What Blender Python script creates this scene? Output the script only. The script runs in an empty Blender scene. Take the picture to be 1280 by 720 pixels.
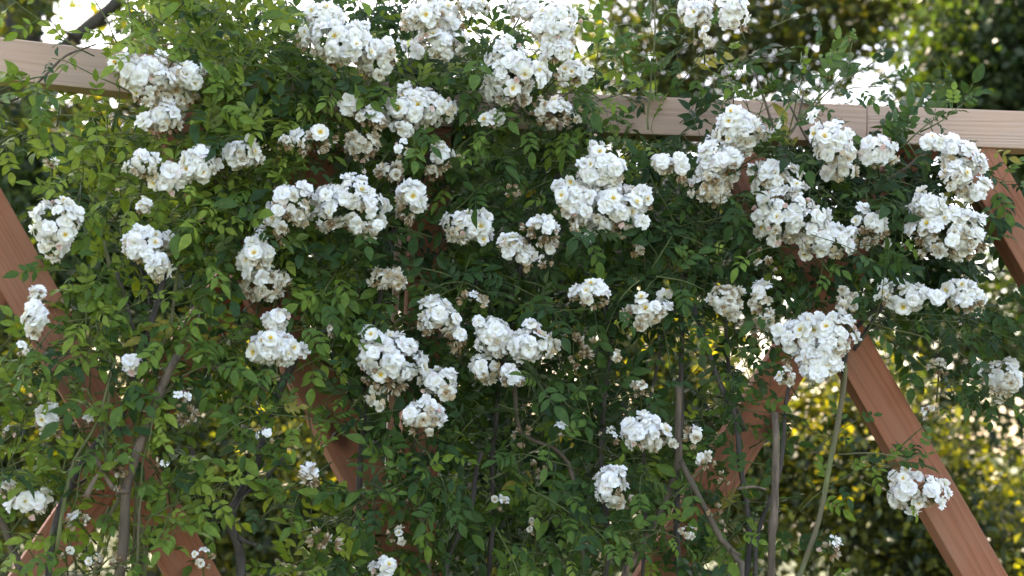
import bpy, bmesh, math, random
import numpy as np
from mathutils import Vector, Matrix

random.seed(7)
rng = np.random.default_rng(7)
R = math.radians
scene = bpy.context.scene
col = scene.collection

# ------------------------------------------------------------------ camera
FOCAL, SENSOR = 50.0, 36.0
CAM = Vector((0.0, 0.0, 1.6))
cam_data = bpy.data.cameras.new('camera')
cam_data.lens = FOCAL
cam_data.sensor_width = SENSOR
cam_data.clip_start = 0.05
cam_data.clip_end = 2000
cam_data.dof.use_dof = True
cam_data.dof.focus_distance = 3.45
cam_data.dof.aperture_fstop = 2.8
cam_data.dof.aperture_blades = 0
cam = bpy.data.objects.new('camera', cam_data)
col.objects.link(cam)
CAM_ROT = Matrix.Rotation(R(96.0), 3, 'X') @ Matrix.Rotation(R(2.0), 3, 'Z')
cam.matrix_world = Matrix.Translation(CAM) @ CAM_ROT.to_4x4()
scene.camera = cam

# ------------------------------------------------------------------ sky and sun (low behind the trees, pergola in open shade)
SUN_DIR = Vector((-0.16, 0.62, 0.77)).normalized()          # towards the sun
elev = math.asin(SUN_DIR.z)
world = bpy.data.worlds.new('World')
scene.world = world
world.use_nodes = True
wn = world.node_tree
wn.nodes.clear()
sky = wn.nodes.new('ShaderNodeTexSky')
sky.sky_type = 'NISHITA'
sky.sun_disc = False
sky.sun_elevation = elev
sky.sun_rotation = math.atan2(SUN_DIR.x, SUN_DIR.y)
sky.air_density = 1.0
sky.dust_density = 1.8
sky.ozone_density = 1.0
bg = wn.nodes.new('ShaderNodeBackground')
bg.inputs['Strength'].default_value = 0.15
wo = wn.nodes.new('ShaderNodeOutputWorld')
wn.links.new(sky.outputs[0], bg.inputs[0])
wn.links.new(bg.outputs[0], wo.inputs[0])
sun_data = bpy.data.lights.new('sun', 'SUN')
sun_data.energy = 5.0
sun_data.angle = R(0.5)
sun_data.color = (1.0, 0.93, 0.80)
sun = bpy.data.objects.new('sun', sun_data)
sun.rotation_euler = (-SUN_DIR).to_track_quat('-Z', 'Y').to_euler()
sun.location = (-6, 8, 12)
col.objects.link(sun)
vs = scene.view_settings
scene.display_settings.display_device = 'sRGB'
vs.view_transform = 'Standard'
vs.look = 'None'
vs.gamma = 1.0
vs.use_curve_mapping = False
vs.exposure = 2.72
vs.use_white_balance = True
vs.white_balance_temperature = 7900
vs.white_balance_tint = 17
scene.cycles.use_denoising = True
scene.cycles.max_bounces = 10
scene.cycles.diffuse_bounces = 5
scene.cycles.transmission_bounces = 6
scene.cycles.transparent_max_bounces = 8

# ------------------------------------------------------------------ geometry of the place: from a photo pixel to a point on a given plane
FPX = 1280 * FOCAL / SENSOR
def ray(px, py):
    return (CAM_ROT @ Vector(((px - 640) / FPX, -(py - 360) / FPX, -1.0))).normalized()
def at_y(px, py, y):
    d = ray(px, py)
    return CAM + d * ((y - CAM.y) / d.y)
def at_z(px, py, z):
    d = ray(px, py)
    return CAM + d * ((z - CAM.z) / d.z)
CRI = np.array(CAM_ROT).T
def project(P):
    q = (np.atleast_2d(P) - np.array(CAM)) @ CRI.T
    return 640 + q[:, 0] / -q[:, 2] * FPX, 360 - q[:, 1] / -q[:, 2] * FPX, -q[:, 2]

CORNER = at_y(552, 110, 3.6)
ZTOP = CORNER.z
LEND = at_z(0, 46, ZTOP)
REND = at_z(1280, 138.5, ZTOP)
UP = Vector((0, 0, 1))
def panel(px):
    e = LEND if px < 552 else REND
    u = (e - CORNER); u.z = 0; u.normalize()
    if px < 552: u = -u                      # u always points to the right
    n = Vector((u.y, -u.x, 0))               # towards the viewer
    return u, n
def at_panel(px, py, off=0.0):
    u, n = panel(px)
    o = CORNER + n * off
    d = ray(px, py)
    return CAM + d * ((o - CAM).dot(n) / d.dot(n))
print('PANELS', CORNER, LEND, REND)

# ------------------------------------------------------------------ materials
def new_mat(name):
    m = bpy.data.materials.new(name)
    m.use_nodes = True
    nt = m.node_tree
    nt.nodes.clear()
    out = nt.nodes.new('ShaderNodeOutputMaterial')
    return m, nt, out
def N(nt, t, **kw):
    n = nt.nodes.new(t)
    for k, v in kw.items():
        if k in n.inputs: n.inputs[k].default_value = v
        else: setattr(n, k, v)
    return n
def ramp(nt, fac, stops):
    r = nt.nodes.new('ShaderNodeValToRGB')
    els = r.color_ramp.elements
    while len(els) < len(stops): els.new(0.5)
    for e, (p, c) in zip(els, stops):
        e.position = p; e.color = (*c, 1)
    nt.links.new(fac, r.inputs[0])
    return r
def mixc(nt, a, b, fac, mode='MIX'):
    m = nt.nodes.new('ShaderNodeMix'); m.data_type = 'RGBA'; m.blend_type = mode
    for sock, v in ((m.inputs[0], fac), (m.inputs[6], a), (m.inputs[7], b)):
        if hasattr(v, 'is_linked'): nt.links.new(v, sock)
        elif isinstance(v, (int, float)): sock.default_value = v
        else: sock.default_value = (*v, 1)
    return m.outputs[2]

def leaf_material(name, trans=0.35, trans_mul=(1.6, 1.5, 0.5), rough=0.42, spec=0.35):
    m, nt, out = new_mat(name)
    at = N(nt, 'ShaderNodeAttribute', attribute_name='tint')
    tc = N(nt, 'ShaderNodeTexCoord')
    nz = N(nt, 'ShaderNodeTexNoise', Scale=90.0, Detail=2.0)
    nt.links.new(tc.outputs['Object'], nz.inputs['Vector'])
    var = ramp(nt, nz.outputs[0], [(0.3, (0.78, 0.80, 0.78)), (0.7, (1.2, 1.16, 1.15))])
    c = mixc(nt, at.outputs['Color'], var.outputs[0], 1.0, 'MULTIPLY')
    sp = N(nt, 'ShaderNodeTexNoise', Scale=33.0, Detail=3.0, Roughness=0.7)
    nt.links.new(tc.outputs['Object'], sp.inputs['Vector'])
    c = mixc(nt, c, (0.13, 0.115, 0.03), ramp(nt, sp.outputs[0], [(0.60, (0, 0, 0)), (0.72, (0.75, 0.75, 0.75))]).outputs[0])
    geo = N(nt, 'ShaderNodeNewGeometry')
    under = mixc(nt, c, (0.16, 0.20, 0.13), 0.35)
    c2 = mixc(nt, c, under, geo.outputs['Backfacing'])
    p = N(nt, 'ShaderNodeBsdfPrincipled', Roughness=rough)
    p.inputs['Specular IOR Level'].default_value = spec
    nt.links.new(c2, p.inputs['Base Color'])
    t = N(nt, 'ShaderNodeBsdfTranslucent')
    tcx = mixc(nt, c, trans_mul, 1.0, 'MULTIPLY')
    nt.links.new(tcx, t.inputs['Color'])
    mx = N(nt, 'ShaderNodeMixShader', Fac=trans)
    nt.links.new(p.outputs[0], mx.inputs[1]); nt.links.new(t.outputs[0], mx.inputs[2])
    nt.links.new(mx.outputs[0], out.inputs[0])
    return m
M_LEAF = leaf_material('rose_leaf', 0.28, (1.6, 1.5, 0.5), 0.52, 0.16)
M_TREE_LEAF = leaf_material('tree_leaf', 0.45, (2.2, 1.9, 0.45), 0.5, 0.25)

def petal_material():
    m, nt, out = new_mat('rose_petal')
    at = N(nt, 'ShaderNodeAttribute', attribute_name='tint')
    p = N(nt, 'ShaderNodeBsdfPrincipled', Roughness=0.65)
    p.inputs['Specular IOR Level'].default_value = 0.2
    nt.links.new(at.outputs['Color'], p.inputs['Base Color'])
    t = N(nt, 'ShaderNodeBsdfTranslucent')
    nt.links.new(at.outputs['Color'], t.inputs['Color'])
    mx = N(nt, 'ShaderNodeMixShader', Fac=0.36)
    nt.links.new(p.outputs[0], mx.inputs[1]); nt.links.new(t.outputs[0], mx.inputs[2])
    nt.links.new(mx.outputs[0], out.inputs[0])
    return m
M_PETAL = petal_material()

def bark_material(name, dark, light, scale=60, mossy=None):
    m, nt, out = new_mat(name)
    tc = N(nt, 'ShaderNodeTexCoord')
    mp = N(nt, 'ShaderNodeMapping'); mp.inputs['Scale'].default_value = (1, 1, 0.18)
    nt.links.new(tc.outputs['Object'], mp.inputs[0])
    nz = N(nt, 'ShaderNodeTexNoise', Scale=float(scale), Detail=6.0, Roughness=0.65)
    nt.links.new(mp.outputs[0], nz.inputs['Vector'])
    c = ramp(nt, nz.outputs[0], [(0.32, dark), (0.68, light)]).outputs[0]
    if mossy:
        n2 = N(nt, 'ShaderNodeTexNoise', Scale=7.0, Detail=2.0)
        nt.links.new(tc.outputs['Object'], n2.inputs['Vector'])
        f = ramp(nt, n2.outputs[0], [(0.42, (0, 0, 0)), (0.62, (1, 1, 1))]).outputs[0]
        c = mixc(nt, c, mossy, f)
    p = N(nt, 'ShaderNodeBsdfPrincipled', Roughness=0.7)
    p.inputs['Specular IOR Level'].default_value = 0.3
    nt.links.new(c, p.inputs['Base Color'])
    b = N(nt, 'ShaderNodeBump', Strength=0.8, Distance=0.01)
    nt.links.new(nz.outputs[0], b.inputs['Height']); nt.links.new(b.outputs[0], p.inputs['Normal'])
    nt.links.new(p.outputs[0], out.inputs[0])
    return m
M_BARK = bark_material('old_cane', (0.05, 0.035, 0.026), (0.21, 0.15, 0.105), 55, (0.08, 0.062, 0.04))
M_BARK_DARK = bark_material('dark_cane', (0.024, 0.020, 0.017), (0.085, 0.070, 0.06), 55)
M_GREEN = bark_material('green_cane', (0.075, 0.085, 0.03), (0.15, 0.165, 0.06), 70, (0.12, 0.10, 0.055))
M_TWIG = bark_material('green_twig', (0.055, 0.075, 0.02), (0.12, 0.145, 0.05), 80)
M_TREE_BARK = bark_material('tree_bark', (0.02, 0.017, 0.014), (0.075, 0.062, 0.05), 14)

def wood_material(name, light, dark, grey, ringmix):
    m, nt, out = new_mat(name)
    tc = N(nt, 'ShaderNodeTexCoord')
    oi = N(nt, 'ShaderNodeObjectInfo')
    ad = N(nt, 'ShaderNodeVectorMath', operation='MULTIPLY_ADD')
    cmb = N(nt, 'ShaderNodeCombineXYZ')
    for i, k in enumerate((7.0, 3.1, 5.3)):
        mu = N(nt, 'ShaderNodeMath', operation='MULTIPLY'); mu.inputs[1].default_value = k
        nt.links.new(oi.outputs['Random'], mu.inputs[0]); nt.links.new(mu.outputs[0], cmb.inputs[i])
    ad.inputs[1].default_value = (1, 1, 1)
    nt.links.new(tc.outputs['Object'], ad.inputs[0]); nt.links.new(cmb.outputs[0], ad.inputs[2])
    # long growth rings, warped around where knots sit
    mp = N(nt, 'ShaderNodeMapping'); mp.inputs['Scale'].default_value = (0.45, 11.0, 11.0)
    nt.links.new(ad.outputs[0], mp.inputs[0])
    big = N(nt, 'ShaderNodeTexNoise', Scale=1.0, Detail=1.5, Roughness=0.4)
    nt.links.new(mp.outputs[0], big.inputs['Vector'])
    rings = N(nt, 'ShaderNodeMath', operation='MULTIPLY'); rings.inputs[1].default_value = 95.0
    nt.links.new(big.outputs[0], rings.inputs[0])
    sn = N(nt, 'ShaderNodeMath', operation='SINE'); nt.links.new(rings.outputs[0], sn.inputs[0])
    sc = N(nt, 'ShaderNodeMapRange'); sc.inputs['From Min'].default_value = -1
    nt.links.new(sn.outputs[0], sc.inputs['Value'])
    mp2 = N(nt, 'ShaderNodeMapping'); mp2.inputs['Scale'].default_value = (5.0, 240.0, 240.0)
    nt.links.new(ad.outputs[0], mp2.inputs[0])
    fine = N(nt, 'ShaderNodeTexNoise', Scale=1.0, Detail=4.0, Roughness=0.6)
    nt.links.new(mp2.outputs[0], fine.inputs['Vector'])
    mid = tuple(0.5 * (a + b) for a, b in zip(light, dark))
    c = ramp(nt, sc.outputs[0], [(0.0, light), (0.6, light), (0.88, dark), (1.0, tuple(x * .85 for x in dark))]).outputs[0]
    c = mixc(nt, mid, c, ringmix)
    c = mixc(nt, c, ramp(nt, fine.outputs[0], [(0.3, (1 - .4 * ringmix, 1 - .42 * ringmix, 1 - .44 * ringmix)), (0.7, (1 + .24 * ringmix,) * 3)]).outputs[0], 1.0, 'MULTIPLY')
    # weathering: soft grey stains
    n3 = N(nt, 'ShaderNodeTexNoise', Scale=5.0, Detail=5.0, Roughness=0.62)
    mp3 = N(nt, 'ShaderNodeMapping'); mp3.inputs['Scale'].default_value = (0.6, 1.6, 1.6)
    nt.links.new(ad.outputs[0], mp3.inputs[0]); nt.links.new(mp3.outputs[0], n3.inputs['Vector'])
    f = ramp(nt, n3.outputs[0], [(0.36, (0, 0, 0)), (0.72, (0.9, 0.9, 0.9))]).outputs[0]
    c = mixc(nt, c, grey, f)
    # knots
    vo = N(nt, 'ShaderNodeTexVoronoi', Scale=2.3)
    mp4 = N(nt, 'ShaderNodeMapping'); mp4.inputs['Scale'].default_value = (0.8, 2.1, 2.1)
    nt.links.new(ad.outputs[0], mp4.inputs[0]); nt.links.new(mp4.outputs[0], vo.inputs['Vector'])
    k = ramp(nt, vo.outputs['Distance'], [(0.07, (1, 1, 1)), (0.13, (0, 0, 0))]).outputs[0]
    c = mixc(nt, c, tuple(x * 0.45 for x in dark), k)
    p = N(nt, 'ShaderNodeBsdfPrincipled', Roughness=0.72)
    p.inputs['Specular IOR Level'].default_value = 0.25
    nt.links.new(c, p.inputs['Base Color'])
    b = N(nt, 'ShaderNodeBump', Strength=0.45, Distance=0.002)
    hh = N(nt, 'ShaderNodeMath', operation='ADD')
    nt.links.new(fine.outputs[0], hh.inputs[0]); nt.links.new(sc.outputs[0], hh.inputs[1])
    nt.links.new(hh.outputs[0], b.inputs['Height']); nt.links.new(b.outputs[0], p.inputs['Normal'])
    nt.links.new(p.outputs[0], out.inputs[0])
    return m
M_BEAM = wood_material('weathered_beam', (0.53, 0.350, 0.258), (0.44, 0.270, 0.192), (0.42, 0.31, 0.245), 0.12)
M_BRACE = wood_material('red_brace', (0.345, 0.122, 0.062), (0.215, 0.068, 0.034), (0.275, 0.132, 0.082), 0.34)
M_STAKE = wood_material('pale_stake', (0.62, 0.53, 0.44), (0.5, 0.42, 0.35), (0.55, 0.5, 0.46), 0.4)

def ground_material(name, a, b, scale):
    m, nt, out = new_mat(name)
    tc = N(nt, 'ShaderNodeTexCoord')
    nz = N(nt, 'ShaderNodeTexNoise', Scale=scale, Detail=8.0, Roughness=0.7)
    nt.links.new(tc.outputs['Object'], nz.inputs['Vector'])
    c = ramp(nt, nz.outputs[0], [(0.3, a), (0.7, b)]).outputs[0]
    p = N(nt, 'ShaderNodeBsdfPrincipled', Roughness=0.9)
    nt.links.new(c, p.inputs['Base Color'])
    bm_ = N(nt, 'ShaderNodeBump', Strength=0.6, Distance=0.03)
    nt.links.new(nz.outputs[0], bm_.inputs['Height']); nt.links.new(bm_.outputs[0], p.inputs['Normal'])
    nt.links.new(p.outputs[0], out.inputs[0])
    return m
M_GRASS = ground_material('lawn', (0.022, 0.036, 0.010), (0.05, 0.066, 0.018), 3.0)
M_GRAVEL = ground_material('pale_gravel', (0.36, 0.33, 0.28), (0.56, 0.52, 0.46), 40.0)

# ------------------------------------------------------------------ object helpers
def link(o, parent=None):
    col.objects.link(o)
    if parent is not None: o.parent = parent
    return o
def tag(o, label=None, cat=None, group=None, kind=None):
    for k, v in (('label', label), ('category', cat), ('group', group), ('kind', kind)):
        if v: o[k] = v
    return o
def empty(name, loc):
    o = bpy.data.objects.new(name, None)
    o.empty_display_size = 0.1
    o.location = loc
    return link(o)
def np_mesh(name, V, F, mats, tint=None, midx=None, smooth=True):
    """V (n,3); F either an (m,k) array or a list of such arrays."""
    me = bpy.data.meshes.new(name)
    Fs = F if isinstance(F, list) else [F]
    Fs = [f for f in Fs if len(f)]
    loops = np.concatenate([f.ravel() for f in Fs]).astype(np.int32)
    sizes = np.concatenate([np.full(len(f), f.shape[1]) for f in Fs]).astype(np.int32)
    starts = np.concatenate([[0], np.cumsum(sizes)[:-1]]).astype(np.int32)
    me.vertices.add(len(V)); me.vertices.foreach_set('co', np.asarray(V, np.float32).ravel())
    me.loops.add(len(loops)); me.loops.foreach_set('vertex_index', loops)
    me.polygons.add(len(sizes))
    me.polygons.foreach_set('loop_start', starts)
    me.polygons.foreach_set('loop_total', sizes)
    if midx is not None: me.polygons.foreach_set('material_index', np.asarray(midx, np.int32))
    for m in (mats if isinstance(mats, (list, tuple)) else [mats]): me.materials.append(m)
    if tint is not None:
        a = me.attributes.new('tint', 'FLOAT_COLOR', 'POINT')
        t = np.ones((len(V), 4), np.float32); t[:, :3] = tint
        a.data.foreach_set('color', t.ravel())
    me.update(calc_edges=True)
    me.polygons.foreach_set('use_smooth', np.full(len(sizes), smooth))
    return me

def tube(pts, radii, sides=8, bump=0.0):
    """a tapered tube through pts (already dense)"""
    P = np.array(pts, float); n = len(P)
    T = np.gradient(P, axis=0); T /= np.linalg.norm(T, axis=1)[:, None] + 1e-9
    a = np.array([0.31, -0.9, 0.25]); V = []
    for i in range(n):
        s = np.cross(T[i], a); s /= np.linalg.norm(s) + 1e-9
        w = np.cross(s, T[i]); a = w
        ang = np.linspace(0, 2 * math.pi, sides, endpoint=False)
        rr = radii[i] * (1 + bump * rng.normal(0, 1, sides))
        V.append(P[i] + np.cos(ang)[:, None] * s * rr[:, None] + np.sin(ang)[:, None] * w * rr[:, None])
    V = np.concatenate(V)
    i, j = np.meshgrid(np.arange(n - 1), np.arange(sides), indexing='ij')
    k = (j + 1) % sides
    F = np.stack([i * sides + j, i * sides + k, (i + 1) * sides + k, (i + 1) * sides + j], -1).reshape(-1, 4)
    nv = len(V)
    V = np.vstack([V, P[0], P[-1]])
    j = np.arange(sides); k = (j + 1) % sides
    caps = np.concatenate([np.stack([k, j, np.full(sides, nv)], -1),
                           np.stack([(n - 1) * sides + j, (n - 1) * sides + k, np.full(sides, nv + 1)], -1)])
    return V, [F, caps]
def smooth_path(pts, step=0.035, wob=0.0):
    P = [Vector(p) for p in pts]
    P = [P[0] * 2 - P[1]] + P + [P[-1] * 2 - P[-2]]
    out = []
    for i in range(1, len(P) - 2):
        n = max(2, int((P[i + 1] - P[i]).length / step))
        for k in range(n):
            t = k / n
            a, b, c, d = P[i - 1], P[i], P[i + 1], P[i + 2]
            out.append(0.5 * ((2 * b) + (c - a) * t + (2 * a - 5 * b + 4 * c - d) * t * t + (3 * b - a - 3 * c + d) * t ** 3))
    out.append(P[-2])
    A = np.array(out)
    if wob:
        w = rng.normal(0, wob, A.shape)
        for _ in range(2): w[1:-1] = (w[:-2] + w[1:-1] + w[2:]) / 3
        A = A + w
    return A
def merge(parts):
    """[(V, [F..])] -> V, [quads, tris]"""
    V = []; q = []; t = []; o = 0
    for v, fs in parts:
        for f in fs:
            (q if f.shape[1] == 4 else t).append(f + o)
        V.append(v); o += len(v)
    out = []
    if q: out.append(np.concatenate(q))
    if t: out.append(np.concatenate(t))
    return np.concatenate(V), out

# ------------------------------------------------------------------ the ground
def sheet(name, x0, x1, y0, y1, z, mat, n=1):
    xs = np.linspace(x0, x1, n + 1); ys = np.linspace(y0, y1, n + 1)
    X, Y = np.meshgrid(xs, ys, indexing='ij')
    V = np.stack([X, Y, np.full_like(X, z)], -1).reshape(-1, 3)
    i, j = np.meshgrid(np.arange(n), np.arange(n), indexing='ij')
    F = np.stack([i * (n + 1) + j, (i + 1) * (n + 1) + j, (i + 1) * (n + 1) + j + 1, i * (n + 1) + j + 1], -1).reshape(-1, 4)
    o = link(bpy.data.objects.new(name, np_mesh(name, V, F, mat, smooth=False)))
    return tag(o, kind='structure')
sheet('ground', -700, 700, -700, 1200, 0.0, M_GRASS, 8)
sheet('path', -60, 60, 26.0, 31.0, 0.004, M_GRAVEL, 4)

# ------------------------------------------------------------------ the pergola
pergola = empty('pergola', (CORNER.x, CORNER.y, 0))
tag(pergola, 'timber pergola of pale beams, a post and crossing reddish braces behind the roses', 'pergola')
bpy.context.view_layer.update()
PINV = Matrix.Translation(pergola.location).inverted()
def timber(name, a, b, width, depth, n, mat, label=None):
    """a squared timber from a to b (centre line of its front face), front face normal n"""
    a, b = Vector(a), Vector(b)
    x = (b - a); L = x.length; x.normalize()
    n = (n - x * n.dot(x)).normalized()
    w = n.cross(x).normalized()
    bm = bmesh.new()
    bmesh.ops.create_cube(bm, size=1.0)
    for v in bm.verts:
        v.co = Vector(((v.co.x + 0.5) * L, v.co.y * width, (v.co.z - 0.5) * depth))
    bmesh.ops.bevel(bm, geom=bm.edges[:], offset=0.004, segments=2, profile=0.6, affect='EDGES')
    me = bpy.data.meshes.new(name); bm.to_mesh(me); bm.free()
    me.materials.append(mat)
    o = bpy.data.objects.new(name, me)
    M = Matrix(((x.x, w.x, n.x, a.x), (x.y, w.y, n.y, a.y), (x.z, w.z, n.z, a.z), (0, 0, 0, 1)))
    link(o, pergola)
    o.matrix_local = PINV @ M
    if label: o['label'] = label
    return o
BH = 0.100                                   # beam height
uL, nL = panel(0); uR, nR = panel(900)
zc = ZTOP - BH / 2
cz = Vector((CORNER.x, CORNER.y, zc))
Lfar = cz - uL * ((LEND - CORNER).length * 1.35)
timber('beam', Lfar, cz - uL * 0.002, BH, 0.075, nL, M_BEAM, 'pale weathered beam over the left side')
split = at_z(1084, 131, ZTOP); split.z = zc
Rfar = cz + uR * ((REND - CORNER).length * 1.9)
timber('beam', cz + uR * 0.002, split - uR * 0.0004, BH, 0.075, nR, M_BEAM, 'pale beam right of the post')
timber('beam', split + uR * 0.0004, Rfar, BH, 0.075, nR, M_BEAM, 'pale beam end at the far right')
# post under the corner
pc = at_panel(536, 300, -0.012)
nP = (nL + nR).normalized()
timber('post', (pc.x, pc.y, 0), (pc.x, pc.y, ZTOP - BH - 0.003), 0.095, 0.095, nP, M_BRACE)
def brace(p0, p1, off, width=0.1, depth=0.085, mat=M_BRACE, ext=(0, 0)):
    a = at_panel(*p0, off); b = at_panel(*p1, off)
    u, n = panel(p0[0])
    d = (b - a).normalized()
    return timber('brace', a - d * ext[0], b + d * ((b.z + .03) / -d.z), width, depth, n, mat)   # down into the ground
# all braces hang behind the beam face; the crossing set sits one timber further back
zt = ZTOP - BH
brace((-102, 118), (252, 738), -0.010, 0.112, ext=(0.0, 0.75))   # far left, falling right
brace((214, 138), (508, 690), -0.010, 0.108, ext=(0.0, 0.85))    # second, falling right
brace((420, 170), (58, 702), -0.150, 0.105, ext=(0.0, 0.75))      # left panel, falling left
brace((22, 300), (-190, 640), -0.100, 0.105, ext=(0.0, 0.6))
brace((922, 185), (1232, 720), -0.010, 0.103, ext=(0.02, 0.9))    # right panel, falling right
brace((1148, 185), (850, 680), -0.100, 0.105, ext=(0.02, 0.9))    # right panel, falling left
brace((1219, 187), (1451, 590), -0.010, 0.103, ext=(-0.002, 0.9))   # far right, falling right
a = at_panel(500, 255, -0.16); timber('batten', (a.x, a.y, 0), (a.x, a.y, ZTOP - BH + 0.03), 0.017, 0.02, nP, M_STAKE, 'narrow pale upright beside the post')

# ------------------------------------------------------------------ the climbing roses
def rose(px, label):
    b = at_panel(px, 690, -0.05); b.z = 0
    o = empty('climbing_rose', b)
    return tag(o, label, 'rose', 'climbing roses trained over the pergola')
ROSES = [rose(190, 'climbing rose on the left beam with light green leaves and bare twisted grey canes'),
         rose(580, 'climbing rose in the middle covering the post with dense dark leaves and most white clusters'),
         rose(950, 'climbing rose on the right beam with upright bare canes below and white clusters above')]
def which(px): return 0 if px < 425 else (1 if px < 830 else 2)
def rel(i, V): return np.asarray(V) - np.array(ROSES[i].location)

# ---- canes, traced where they run; (material, radius mm at bottom, offset before the panel, points top to bottom)
CANES = [
 (M_BARK, 9, .10, [(222, 443), (203, 482), (183, 537), (163, 598), (159, 638), (152, 730)]),
 (M_BARK_DARK, 9, .04, [(212, 322), (195, 385), (184, 420), (165, 486), (143, 520), (118, 556), (92, 600), (60, 735)]),
 (M_GREEN, 6, .08, [(132, 300), (138, 330), (149, 379), (160, 430), (156, 520), (150, 600), (120, 735)]),
 (M_GREEN, 5, .11, [(222, 330), (219, 365), (209, 420), (186, 462), (168, 540), (172, 640), (180, 735)]),
 (M_GREEN, 4, .06, [(275, 345), (255, 372), (220, 418), (190, 468), (172, 550), (165, 735)]),
 (M_GREEN, 4.0, .13, [(140, 440), (138, 480), (131, 564), (134, 600)]),
 (M_GREEN, 4, .15, [(140, 450), (125, 520), (92, 574), (79, 640), (72, 690)]),
 (M_GREEN, 3, .14, [(335, 492), (305, 470), (268, 458), (240, 465), (208, 490), (180, 560), (170, 735)]),
 (M_BARK_DARK, 12, -.02, [(372, 446), (345, 500), (327, 560), (312, 598), (291, 636), (286, 661), (301, 735)]),
 (M_BARK_DARK, 7, -.03, [(238, 560), (253, 592), (275, 641), (287, 664), (300, 735)]),
 (M_BARK_DARK, 4, -.01, [(362, 570), (343, 591), (302, 624), (288, 655)]),
 (M_BARK, 8, .02, [(-20, 600), (0, 648), (24, 715), (32, 745)]),
 (M_BARK_DARK, 5, .05, [(150, 340), (165, 400), (172, 440), (160, 500), (140, 570)]),
 (M_BARK, 4, .12, [(134, 574), (118, 596), (105, 618)]),
 (M_BARK, 5, .11, [(112, 562), (135, 598), (150, 612), (160, 612)]),
 (M_BARK_DARK, 5, .03, [(170, 338), (182, 362), (190, 384), (190, 400)]),
 (M_GREEN, 3, .12, [(60, 442), (100, 436), (135, 440), (170, 425)]),
 (M_BARK_DARK, 7, .02, [(600, 560), (588, 632), (570, 668), (556, 735)]),
 (M_BARK, 8, .08, [(850, 480), (848, 575), (828, 634), (790, 702), (775, 740)]),
 (M_BARK_DARK, 8, -.02, [(850, 340), (850, 395), (851, 480), (848, 590), (850, 740)]),
 (M_BARK_DARK, 5, -.02, [(842, 380), (832, 410), (817, 472), (806, 560), (800, 740)]),
 (M_BARK_DARK, 7, .0, [(756, 360), (759, 400), (760, 450), (752, 560), (756, 740)]),
 (M_BARK, 6, .05, [(500, 440), (520, 520), (516, 600), (540, 740)]),
 (M_BARK, 5, .05, [(640, 470), (652, 540), (690, 556), (720, 600), (726, 740)]),
 (M_BARK_DARK, 8, .04, [(868, 385), (885, 438), (902, 483), (920, 530), (930, 597), (937, 680), (934, 740)]),
 (M_BARK, 9, .10, [(972, 516), (970, 560), (967, 614), (963, 740)]),
 (M_BARK_DARK, 6, .06, [(985, 476), (979, 540), (972, 600), (950, 680), (945, 740)]),
 (M_GREEN, 8, .12, [(1060, 455), (1055, 480), (1041, 564), (1028, 631), (1002, 720), (996, 745)]),
 (M_BARK, 7, .13, [(848, 578), (880, 634), (900, 671), (922, 700), (926, 740)]),
 (M_BARK_DARK, 6, .0, [(906, 360), (908, 400), (910, 460), (930, 540)]),
 (M_BARK_DARK, 6, .0, [(1062, 330), (1062, 400), (1058, 470)]),
 (M_BARK_DARK, 5, .02, [(1140, 330), (1100, 390), (1066, 440)]),
 (M_BARK, 3, .16, [(960, 616), (940, 610), (920, 616)]),
 (M_GREEN, 3.5, .12, [(660, 90), (690, 118), (720, 150), (745, 180), (770, 240)]),
 (M_GREEN, 2.5, .14, [(826, -40), (820, 20), (815, 90), (808, 170)]),
 (M_GREEN, 3, .16, [(524, -30), (518, 10), (516, 60), (512, 110)]),
 (M_BARK, 3, .12, [(945, 95), (958, 130), (968, 165), (985, 210)]),
 (M_BARK, 2.5, .12, [(1004, 110), (995, 150), (982, 175)]),
 (M_BARK, 2.5, .11, [(984, 128), (1000, 160), (1012, 176)]),
 (M_BARK, 3, .14, [(1165, 190), (1145, 200), (1125, 215), (1095, 232)]),
 (M_GREEN, 2, .12, [(1100, 70), (1080, 85), (1050, 100), (1030, 118), (1010, 150)]),
 (M_BARK, 2.5, .12, [(120, 62), (90, 66), (72, 72), (62, 85), (45, 108), (20, 125), (-10, 130)]),
 (M_BARK_DARK, 5, .0, [(1130, 372), (1105, 380), (1085, 396), (1065, 420)]),
 (M_GREEN, 2, .05, [(1240, 470), (1200, 440), (1160, 420), (1120, 410), (1075, 400)]),
 (M_GREEN, 2, .10, [(1110, 600), (1130, 575), (1090, 565), (1045, 572)]),
 (M_BARK_DARK, 8, .0, [(545, 180), (520, 240), (490, 300), (470, 400), (455, 500), (450, 735)]),
 (M_BARK_DARK, 7, -.05, [(700, 220), (660, 300), (640, 400), (620, 520), (610, 735)]),
 (M_BARK_DARK, 5, .02, [(300, 215), (270, 260), (240, 285), (200, 300)]),
 (M_BARK_DARK, 6, .05, [(510, 310), (545, 350), (520, 395)]),
]
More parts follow.
